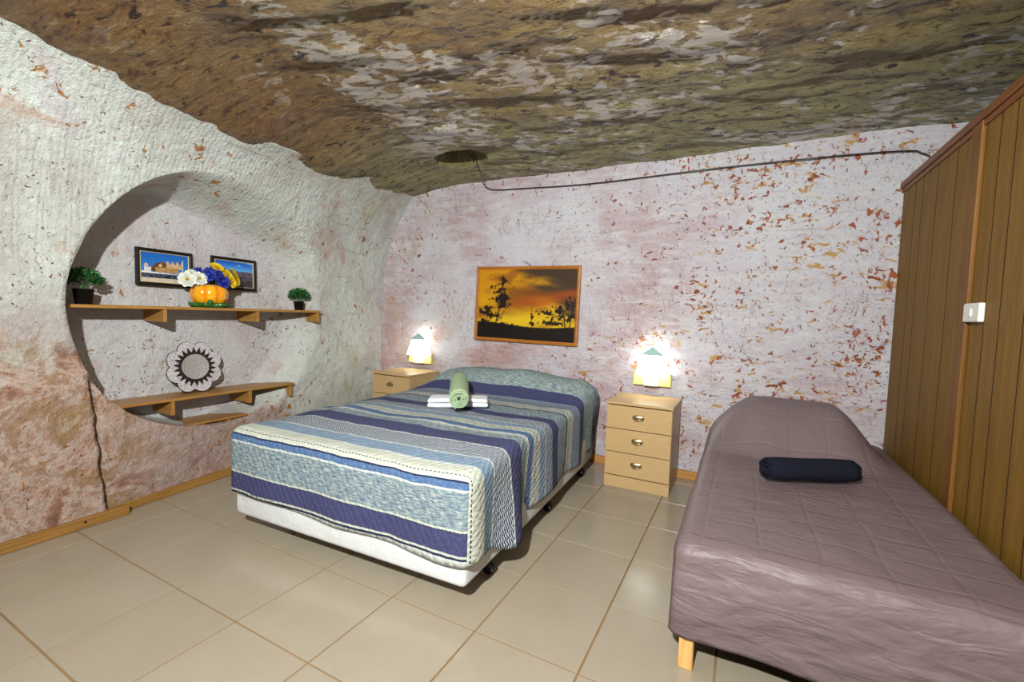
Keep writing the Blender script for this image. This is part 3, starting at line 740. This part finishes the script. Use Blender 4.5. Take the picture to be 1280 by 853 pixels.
wall_lamp(-.675, 'lit white wall lamp on a wooden block above the cabinet between the beds')
wall_lamp(-3.155, 'lit white wall lamp on a wooden block above the corner cabinet')

# ------------------------------------------------------------------ pictures
def picture(name, w, h, nx, ny, fn, parent, y=0.0, rough=.45):
    X, Y = np.meshgrid(np.linspace(0, 1, nx), np.linspace(0, 1, ny)); rgb = np.clip(fn(X, Y), 0, 255) / 255.0
    lin = np.where(rgb <= .04045, rgb / 12.92, ((rgb + .055) / 1.055) ** 2.4)
    vt = np.stack([(X - .5) * w, np.full_like(X, y), (Y - .5) * h], -1).reshape(-1, 3); idx = np.arange(nx * ny).reshape(ny, nx)
    f = np.stack([idx[:-1, :-1], idx[:-1, 1:], idx[1:, 1:], idx[1:, :-1]], -1).reshape(-1, 4)
    me = mesh_np(name, vt, f); at = me.color_attributes.new('print', 'FLOAT_COLOR', 'POINT')
    at.data.foreach_set('color', np.concatenate([lin.reshape(-1, 3), np.ones((nx * ny, 1))], 1).ravel())
    k = NM(name + '_print', rough, .4); a = k.new('ShaderNodeAttribute'); a.attribute_name = 'print'; k.color(a.outputs['Color'])
    return link(name, me, k.m, parent)
def frame_bm(w, h, b, t, inner=.006):
    """mitred frame in the XZ plane, front towards -Y"""
    bm = bmesh.new()
    prof = [(0, t), (0, 0.002), (.002, 0), (b * .45, -.002), (b - .002, .003), (b, inner), (b, t)]
    cs = [(-1, -1), (1, -1), (1, 1), (-1, 1)]; rows = []
    for ins, y in prof: rows.append([bm.verts.new((sx_ * (w / 2 - ins), y, sz_ * (h / 2 - ins))) for sx_, sz_ in cs])
    for a, b_ in zip(rows[:-1], rows[1:]):
        for i in range(4): bm.faces.new((a[i], a[(i + 1) % 4], b_[(i + 1) % 4], b_[i]))
    bmesh.ops.recalc_face_normals(bm, faces=bm.faces[:]); return bm
def lerp3(a, b, t): return np.array(a) * (1 - t[..., None]) + np.array(b) * t[..., None]
def sunset(X, Y):
    n = fbm(X * 3 + Y * 2, Y * 6, 101, 5); n2 = fbm(X * 5 - Y * 3, Y * 9, 103, 5)
    c = lerp3((240, 186, 24), (222, 150, 12), ss(.2, 1.0, Y + n * .6))
    def lay(col, m):
        nonlocal c
        c = c * (1 - m[..., None]) + np.array(col) * m[..., None]
    lay((150, 84, 18), ss(.02, .25, n2) * .7)
    lay((70, 52, 38), ss(.36, .66, X * .8 + Y * .6 - .44 + n * .6))
    lay((112, 60, 20), ss(.30, .05, np.abs(Y - (.52 + .42 * (X - .3)) - n * .25)) * ss(.1, .4, X) * ss(.75, .5, X) * .7)
    lay((186, 84, 14), np.exp(-((Y - (.40 + .26 * X + n * .14)) / .08) ** 2) * ss(.22, .5, X) * .75)
    lay((250, 210, 40), np.exp(-((Y - .27) / .09) ** 2) * np.exp(-((X - .42) / .5) ** 2) * .85)
    lay((140, 66, 20), np.exp(-((Y - .33) / .06) ** 2) * np.exp(-((X - .06) / .12) ** 2) * .6)
    ink = np.zeros_like(X); fn_ = fbm(X * 34, Y * 24, 107, 4); fw_ = fbm(X * 70, Y * 48, 108, 3)
    def blob(cx, cy, rx, ry, den=.0):
        nonlocal ink
        e = 1 - np.sqrt(((X - cx) / rx) ** 2 + ((Y - cy) / ry) ** 2); ink = np.maximum(ink, ss(-.02, .06, e * .30 + fn_ * .85 + fw_ * .35 + den - .10) * (e > -.35) * .93)
    def stroke(x0, y0, x1, y1, w):
        nonlocal ink
        dx, dy = x1 - x0, y1 - y0; t = np.clip(((X - x0) * dx + (Y - y0) * dy) / (dx * dx + dy * dy), 0, 1)
        d = np.hypot((X - x0 - t * dx) * 1.5, Y - y0 - t * dy); ink = np.maximum(ink, ss(w, w * .5, d))
    for b in ((.275, .84, .07, .075), (.25, .71, .11, .09), (.29, .62, .09, .10), (.21, .58, .08, .08), (.28, .49, .085, .08), (.05, .37, .07, .06), (.17, .33, .09, .06), (.05, .25, .06, .04), (.30, .23, .035, .025), (.36, .21, .03, .02), (.10, .42, .06, .07)): blob(*b)
    for b in ((.58, .32, .035, .07), (.60, .24, .05, .03), (.72, .40, .08, .05), (.84, .44, .11, .09), (.95, .49, .12, .11), (.88, .36, .10, .07), (.97, .36, .08, .09), (.78, .34, .06, .04), (.72, .26, .06, .03), (.84, .25, .07, .03)): blob(*b)
    stroke(.20, .2, .235, .42, .012); stroke(.235, .42, .27, .8, .010); stroke(.235, .42, .20, .6, .007); stroke(.22, .25, .29, .38, .007); stroke(.10, .2, .11, .42, .006); stroke(.11, .42, .09, .5, .005); stroke(.11, .42, .13, .52, .004)
    stroke(.58, .18, .575, .48, .005); stroke(.91, .2, .88, .45, .010); stroke(.95, .2, .97, .5, .009); stroke(.90, .28, .78, .38, .006)
    hill = .205 + .028 * np.cos((X - .05) * 5.2) + .012 * fbm(X * 30, X * 0, 109)
    ink = np.maximum(ink, ss(.012, -.006, Y - hill))
    return (c * (1 - ink[..., None]) + np.array((22, 12, 8)) * ink[..., None]) * .88
PW, PH_ = 1.115, .745
pt_ = thing('painting', 'large framed sunset painting with black tree silhouettes on the back wall', 'painting', (-1.915, 3.925, 1.421), 0)
from_bm('frame', frame_bm(PW, PH_, .032, .028), MAT_FRAME, pt_)
picture('canvas', PW - .06, PH_ - .06, 230, 154, sunset, pt_, .008, .35)
from_bm('hanging_wire', tube_bm([(-.05, .018, PH_ / 2 + .055), (.0, .016, PH_ / 2 + .035), (.06, .014, PH_ / 2 - .005)], .0025, 6), MAT_BLACK, pt_)
pt_.rotation_euler = (math.radians(-1.0), math.radians(.5), 0)

def wagon(X, Y):
    c = lerp3((70, 140, 205), (24, 92, 178), Y) + 10 * fbm(X * 8, Y * 8, 121)[..., None]
    def reg(m, col, var=18, s=14, seed=122):
        nonlocal c
        m = m[..., None]; c = c * (1 - m) + (np.array(col) + var * fbm(X * s, Y * s, seed)[..., None] * 2) * m
    roof = (Y > .36) & (Y < .72 - .9 * np.abs(X - .42) ** 1.3 * 1.6) & (X > .22) & (X < .86)
    reg(roof.astype(float), (92, 66, 44), 40, 30)
    reg(((X > .52) & (X < .86) & (Y > .50) & (Y < .70 + .06 * np.sin(X * 60))).astype(float), (196, 164, 124), 30, 26, 123)
    reg(((Y > .34) & (Y < .52) & (X > .30) & (X < .78)).astype(float), (170, 132, 86), 45, 30, 124)
    reg((np.hypot((X - .40) * 1.5, Y - .58) < .055).astype(float), (214, 168, 118), 10)
    reg((np.hypot((X - .11) * 1.5, Y - .56) < .06).astype(float), (206, 176, 160), 30, 40)
    reg(((np.abs(X - .14) < .07) & (Y > .34) & (Y < .5)).astype(float), (210, 208, 204), 50, 40, 125)
    reg(((X > .86) & (X < .885) & (Y > .3) & (Y < .82)).astype(float), (214, 196, 170), 10)
    reg(((Y > .14) & (Y <= .30)).astype(float), (60, 66, 82), 70, 34, 126)
    reg(((Y > .30) & (Y < .36 - .06 * X)).astype(float), (224, 222, 220), 20)
    reg((Y <= .14).astype(float), (196, 182, 166), 16)
    return c
def plain(X, Y):
    hz = .66 - .05 * X
    c = lerp3((86, 158, 216), (16, 84, 186), ss(.6, 1.0, Y)); g = (Y < hz)[..., None]
    land = np.array((78, 72, 84)) + 60 * fbm(X * 8, Y * 22, 131)[..., None] + (ss(hz, 0, Y) * -20)[..., None]
    c = np.where(g, land, c)
    dark = ((Y < .84 - .55 * X) & (Y > hz) & (X > .08))[..., None]; c = np.where(dark, np.array((54, 50, 44)) + 30 * fbm(X * 20, Y * 20, 133)[..., None], c)
    cl = ss(.12, .3, fbm(X * 5, Y * 12, 134)) * (Y > .8); return c * (1 - cl[..., None] * .6) + 235 * cl[..., None] * .6
k = NM('black_frame_lacquer', .5, .25); k.color(k.mix(k.noise(k.obj(), 30, 2), C(16, 14, 14), C(24, 22, 22))); MAT_BFRAME = k.m
k = NM('gold_slip', .4, .5); k.color(C(196, 176, 132)); MAT_SLIP = k.m
def small_picture(y, z, w, h, fn, label, tilt, depth):
    t = thing('framed_photo', label, 'photo', (NX + .05 - depth, y, z), math.radians(90), 'framed photos in the niche')
    from_bm('frame', frame_bm(w, h, .024, .022), MAT_BFRAME, t); from_bm('slip', frame_bm(w - .046, h - .046, .005, .010, .004), MAT_SLIP, t)
    picture('photo_print', w - .052, h - .052, 90, 66, fn, t, .007, .25)
    t.rotation_euler = (math.radians(-2), math.radians(tilt), math.radians(90)); return t
small_picture(1.735, 1.575, .355, .262, wagon, 'black framed photo of a rusty building under blue sky beside the left plant', .6, .0)
small_picture(2.232, 1.580, .36, .262, plain, 'black framed photo of a flat plain and blue sky behind the yellow flowers', .4, .0)

# ------------------------------------------------------------------ niche shelves
def shelf(name, ztop, xf, xb, y0, y1, th, brackets, label, bh=.085):
    t = thing(name, label, 'shelf', (0, 0, 0)); zt = ztop
    b = box('board', (xb, y0, zt - th), (xf, y1, zt), MAT_SHELF, t, .002, 1)
    for yb in brackets:
        bm = bmesh.new(); L = xf - .006; D = xb + .004; z1 = zt - th
        pts = [(L, z1), (L, z1 - bh), (D, z1 - bh * 1.0), (D, z1)]
        a = [bm.verts.new((px, yb - .011, pz)) for px, pz in pts]; c = [bm.verts.new((px, yb + .011, pz)) for px, pz in pts]
        for i in range(4): bm.faces.new((a[i], a[(i + 1) % 4], c[(i + 1) % 4], c[i]))
        bm.faces.new(a); bm.faces.new(c); bmesh.ops.recalc_face_normals(bm, faces=bm.faces[:]); bmesh.ops.bevel(bm, geom=bm.edges[:], offset=.0015, segments=1, affect='EDGES')
        from_bm('bracket', bm, MAT_SHELF, t)
    return t
shelf('wall_shelf', 1.300, -3.50, NX + .012, 1.12, 2.875, .020, (1.62, 2.275, 2.855), 'long upper pine shelf across the round niche')
shelf('wall_shelf', .655, -3.52, NX + .012, 1.34, 2.62, .018, (1.67, 2.225, 2.59), 'lower pine shelf with the sun mirror on it', .10)
shelf('wall_shelf', .452, -3.53, NX + .02, 1.69, 2.205, .016, (1.87, 2.06), 'short pine shelf at the bottom of the round niche', .035)

# ------------------------------------------------------------------ plants
k = NM('dark_green_leaf', .5, .4); oi = k.new('ShaderNodeNewGeometry').outputs['Random Per Island']; k.color(k.ramp(oi, [(0, C(18, 52, 24)), (.5, C(36, 92, 44)), (1, C(84, 138, 78))])); MAT_LEAF = k.m
def leaf_ball(c, R, n, size, seed, squash=.8, zmin=-.35):
    rr = random.Random(seed); V, F = [], []
    for q in range(n):
        zc = rr.uniform(zmin, 1); a = rr.uniform(0, 2 * math.pi); s = math.sqrt(max(0, 1 - zc * zc)); d = Vector((s * math.cos(a), s * math.sin(a), zc))
        rad = R * rr.uniform(.55, 1.0); p = Vector(c) + Vector((d.x * rad, d.y * rad, d.z * rad * squash))
        ax = (d + Vector((rr.uniform(-.5, .5), rr.uniform(-.5, .5), rr.uniform(-.2, .6)))).normalized(); sd = ax.cross(Vector((rr.uniform(-1, 1), rr.uniform(-1, 1), rr.uniform(-1, 1)))).normalized()
        nn = ax.cross(sd); L = size * rr.uniform(.7, 1.3); w = L * .24; b = len(V)
        V += [p - ax * L * .5, p + sd * w + nn * w * .3, p + ax * L * .5, p - sd * w + nn * w * .3, p + nn * w * .1]
        F += [(b, b + 1, b + 4), (b + 1, b + 2, b + 4), (b + 2, b + 3, b + 4), (b + 3, b, b + 4)]
    return mesh_np('foliage', V, F)
def plant(x, y, z, R, pr, ph, label, seed):
    t = thing('potted_plant', label, 'plant', (x, y, z), 0, 'potted plants on the upper shelf')
    from_bm('pot', lathe_bm([(0, 0), (pr * .76, 0), (pr, ph), (pr * 1.06, ph), (pr * 1.06, ph * .88), (pr * .98, ph * .86)][:4] + [(pr * .95, ph), (pr * .92, ph - .012), (0, ph - .012)], 24), MAT_BLACK, t, True)
    link('foliage', leaf_ball((0, 0, ph + R * .55), R, 900, .024, seed), MAT_LEAF, t)
    st = bmesh.new()
    for q in range(9):
        a = q * 2.4; tube_bm([(0.006 * math.cos(a), .006 * math.sin(a), ph - .014), (R * .25 * math.cos(a), R * .25 * math.sin(a), ph + R * .4)], .0018, 5, st)
    from_bm('stems', st, MAT_LEAF, t)
    return t
plant(-3.63, 1.238, 1.300, .098, .052, .095, 'dark green bushy plant in a black pot at the left end of the upper shelf', 4)
plant(-3.62, 2.735, 1.300, .090, .046, .080, 'small round green plant in a black pot at the right end of the upper shelf', 9)

# ------------------------------------------------------------------ pumpkin vase with flowers
VX, VY, VZ = -3.60, 1.955, 1.300
k = NM('glazed_orange_ceramic', .12, .6); v = k.obj(); X = k.sep(v)
ang = k.math('ARCTAN2', X[1], X[0]); rb = k.math('ABSOLUTE', k.math('SINE', k.math('MULTIPLY', ang, 4)))
k.color(k.mix(k.math('ADD', k.math('MULTIPLY', rb, .5), k.math('MULTIPLY', k.noise(v, 14, 4), .5)), C(232, 112, 14), C(244, 188, 24))); k.b.inputs['Coat Weight'].default_value = .5; MAT_PUMP = k.m
k = NM('glazed_green_ceramic', .2, .6); v = k.obj(); k.color(k.mix(k.noise(v, 20, 4), C(18, 66, 24), C(52, 112, 40))); MAT_PGREEN = k.m
vs_ = thing('pumpkin_vase', 'glossy orange pumpkin shaped vase with a green leafy foot on the upper shelf', 'vase', (VX, VY, VZ))
ribs = lambda a: 1 - .085 * (1 - abs(math.sin(4 * a))) ** 2
from_bm('vase_body', lathe_bm([(0, .012), (.06, .014), (.098, .032), (.120, .075), (.124, .115), (.112, .150), (.085, .170), (.055, .172), (.050, .16), (.045, .05), (0, .045)], 96, ribs), MAT_PUMP, vs_, True)
bm = bmesh.new(); nn = 96; rows = []
for r_, z_ in ((0, 0), (.10, 0), (.124, .012), (.130, .036), (.112, .034), (.08, .018)):
    rows.append([bm.verts.new((r_ * (1 + (.12 * math.sin(7 * a) if r_ > .12 else 0)) * math.cos(a), r_ * (1 + (.12 * math.sin(7 * a) if r_ > .12 else 0)) * math.sin(a), z_)) for a in np.linspace(0, 2 * math.pi, nn, endpoint=False)] if r_ else [bm.verts.new((0, 0, 0))])
for i in range(nn): bm.faces.new((rows[0][0], rows[1][(i + 1) % nn], rows[1][i]))
for a, b in zip(rows[1:-1], rows[2:]):
    for i in range(nn): bm.faces.new((a[i], a[(i + 1) % nn], b[(i + 1) % nn], b[i]))
bmesh.ops.recalc_face_normals(bm, faces=bm.faces[:]); from_bm('leafy_foot', bm, MAT_PGREEN, vs_, True)
bm = bmesh.new(); bmesh.ops.create_uvsphere(bm, u_segments=12, v_segments=8, radius=1)
for v_ in bm.verts: v_.co = Vector((.118 + v_.co.x * .016, -.012 + v_.co.y * .020, .040 + v_.co.z * .020))
bd = from_bm('leaf_bud', bm, MAT_PGREEN, vs_, True); bd.rotation_euler = (0, 0, math.radians(-20))
def flower_mat(name, c0, c1):
    k = NM(name, .6, .3); oi = k.new('ShaderNodeNewGeometry').outputs['Random Per Island']; k.color(k.mix(oi, c0, c1)); return k.m
FM = {'blue': flower_mat('blue_petal', C(14, 26, 110), C(48, 66, 168)), 'white': flower_mat('white_petal', C(190, 196, 180), C(228, 230, 222)), 'yellow': flower_mat('yellow_petal', C(206, 170, 10), C(240, 214, 50))}
k = NM('flower_stem', .6, .3); k.color(k.mix(k.noise(k.obj(), 30, 2), C(34, 84, 30), C(58, 110, 44))); MAT_STEM = k.m
k = NM('flower_eye', .7, .2); k.color(k.mix(k.noise(k.obj(), 90, 2), C(150, 110, 20), C(196, 150, 40))); MAT_EYE = k.m
def flower(pos, R, kind, face, label, seed, layers=3, npet=11, curl=.5, width=.30):
    R = R * 1.12; rr = random.Random(seed); t = thing('flower', label, 'flower', (VX + pos[0], VY + pos[1], VZ + pos[2] + .025), 0, 'flowers in the pumpkin vase')
    V, F = [], []; nrm = Vector(face).normalized(); a1 = nrm.cross(Vector((0.2, .1, 1))).normalized(); a2 = nrm.cross(a1)
    for L in range(layers):
        Rl = R * (1 - .24 * L)
        for q in range(npet):
            a = 2 * math.pi * (q + .5 * L + rr.uniform(-.25, .25)) / npet; d = a1 * math.cos(a) + a2 * math.sin(a); s = nrm.cross(d); b = len(V); up = .12 + curl * L * .45; w = Rl * width
            for fr, wf, uf in ((.08, .3, 0), (.45, .9, .3), (.8, .85, .75), (1.0, .25, 1.0)):
                cpt = d * Rl * fr * (1 - .25 * up * uf) + nrm * Rl * up * uf
                V += [cpt - s * w * wf, cpt + nrm * (-w * .15), cpt + s * w * wf]
            for e in range(3):
                F += [(b + 3 * e, b + 3 * e + 1, b + 3 * e + 4, b + 3 * e + 3), (b + 3 * e + 1, b + 3 * e + 2, b + 3 * e + 5, b + 3 * e + 4)]
    link('petals', mesh_np('petals', V, F), FM[kind], t)
    bm = bmesh.new(); bmesh.ops.create_icosphere(bm, subdivisions=2, radius=R * .2)
    for v_ in bm.verts: v_.co += nrm * R * .12
    from_bm('flower_eye', bm, FM['blue'] if kind == 'blue' else MAT_EYE, t, True)
    base = Vector((rr.uniform(-.02, .02), rr.uniform(-.02, .02), .06)) - Vector(pos)
    from_bm('stem', tube_bm(smooth_path([(0, 0, 0) if False else tuple(-nrm * .004), tuple(base * .4 + Vector((0, 0, .03))), tuple(base)], 4), .0022, 6), MAT_STEM, t)
    return t
flower((.02, .02, .235), .060, 'blue', (.8, -.1, .8), 'deep blue flower standing highest in the middle of the vase', 1, 4, 14, .7, .2)
flower((.05, -.035, .215), .052, 'blue', (.9, -.5, .5), 'deep blue flower next to the white flowers in the vase', 2, 4, 14, .7, .2)
flower((.075, .055, .175), .055, 'blue', (1, .1, .35), 'deep blue flower hanging lowest over the front of the vase', 3, 4, 14, .7, .2)
flower((-.02, -.075, .240), .040, 'blue', (.4, -.8, .6), 'small deep blue flower at the upper left of the bouquet', 4, 4, 12, .7, .2)
flower((.03, -.165, .175), .055, 'white', (.9, -.6, .2), 'white flower hanging farthest left over the vase', 5, 3, 9, .4, .34)
flower((.05, -.095, .185), .050, 'white', (1, -.3, .4), 'white flower between the far left flower and the blue ones', 6, 3, 9, .4, .34)
flower((-.01, -.125, .225), .036, 'white', (.5, -.5, .8), 'small white flower above the other white flowers', 7, 3, 9, .4, .34)
flower((.0, .055, .285), .046, 'yellow', (.7, .0, .8), 'yellow flower highest of the yellow ones beside the blue flowers', 8, 3, 10, .45, .3)
flower((.01, .125, .235), .048, 'yellow', (.8, .3, .5), 'yellow flower in the middle of the yellow cluster', 9, 3, 10, .45, .3)
flower((.0, .185, .250), .048, 'yellow', (.6, .6, .5), 'yellow flower at the far right of the bouquet', 10, 3, 10, .45, .3)
flower((.035, .145, .180), .046, 'yellow', (1, .35, .2), 'yellow flower lowest of the yellow ones by the vase rim', 11, 3, 10, .45, .3)
flower((.02, .195, .195), .040, 'yellow', (.8, .6, .2), 'small yellow flower below the far right one', 12, 3, 10, .45, .3)

# ------------------------------------------------------------------ sun mirror
k = NM('silver_filigree', .3, .5); v = k.obj(); k.b.inputs['Metallic'].default_value = .0
vd = k.vor(v, 150, 'DISTANCE_TO_EDGE'); k.color(k.mix(k.step(vd, .10, .2), C(150, 140, 148), C(240, 238, 240))); k.bump(k.step(vd, 0, .3), .5, .003); MAT_FIL = k.m
k = NM('dark_sunburst_metal', .45, .4); k.color(k.mix(k.noise(k.obj(), 50, 3), C(24, 16, 16), C(40, 28, 26))); MAT_SUN = k.m
k = NM('mirror_glass', .25, .5); k.b.inputs['Metallic'].default_value = 1.0; k.color(k.mix(k.noise(k.obj(), 30, 4), C(220, 222, 220), C(236, 236, 234))); k.bump(k.noise(k.obj(), 40, 3), .1, .004); MAT_MIR = k.m
sm_ = thing('sun_mirror', 'round mirror with scalloped silver petals and a black sunburst ring on the lower shelf', 'mirror', (-3.655, 1.882, .655 + .198))
sm_.rotation_euler = (math.radians(-9), 0, math.radians(90))
def disc_bm(pts, y0, y1):
    bm = bmesh.new(); a = [bm.verts.new((x, y0, z)) for x, z in pts]; b = [bm.verts.new((x, y1, z)) for x, z in pts]; n = len(pts)
    for i in range(n): bm.faces.new((a[i], a[(i + 1) % n], b[(i + 1) % n], b[i]))
    bm.faces.new(a); bm.faces.new(b); bmesh.ops.recalc_face_normals(bm, faces=bm.faces[:]); return bm
for q in range(8):
    a = math.radians(22.5 + 45 * q - 4); cxp, czp = .128 * math.cos(a), .128 * math.sin(a)
    o = from_bm('petal', disc_bm([(cxp + .0665 * math.cos(t_), czp + .0665 * math.sin(t_)) for t_ in np.linspace(0, 2 * math.pi, 40, endpoint=False)], .004 + .0006 * (q % 2), .010), MAT_FIL, sm_)
    o2 = from_bm('petal_edge', disc_bm([(cxp + .070 * math.cos(t_), czp + .070 * math.sin(t_)) for t_ in np.linspace(0, 2 * math.pi, 40, endpoint=False)], .0105, .014), MAT_SUN, o)
from_bm('sunburst_ring', disc_bm([((.150 if q % 2 else .108) * math.cos(math.pi * q / 22), (.150 if q % 2 else .108) * math.sin(math.pi * q / 22)) for q in range(44)], .000, .004), MAT_SUN, sm_)
from_bm('mirror_disc', disc_bm([(.094 * math.cos(t_), .094 * math.sin(t_)) for t_ in np.linspace(0, 2 * math.pi, 64, endpoint=False)], -.004, .0), MAT_MIR, sm_)

# ------------------------------------------------------------------ switch and cable
sw = thing('light_switch', 'white square light switch on the wood panelled partition', 'switch', (PX - .001, 2.700, 1.392))
box('plate', (-.022, -.078, -.042), (0, .078, .042), MAT_WPLAST, sw, .006, 3)
box('rocker', (-.027, -.012, -.018), (-.021, .012, .018), MAT_WPLAST, sw, .002, 2)
cb = smooth_path([(-2.20, 3.36, 2.80), (-2.235, 3.52, 2.665), (-2.29, 3.70, 2.615), (-2.40, 3.90, 2.62), (-2.31, 3.925, 2.56), (-2.0, 3.927, 2.54), (-1.28, 3.93, 2.513), (-.243, 3.93, 2.525), (.53, 3.93, 2.517), (.90, 3.93, 2.50), (.975, 3.93, 2.475), (1.03, 3.93, 2.43), (1.06, 3.93, 2.3)], 7)
tag(from_bm('electric_cable', tube_bm(cb, .0048, 8), MAT_BLACK, None, True), 'thin black cable strung along the top of the back wall', 'cable')
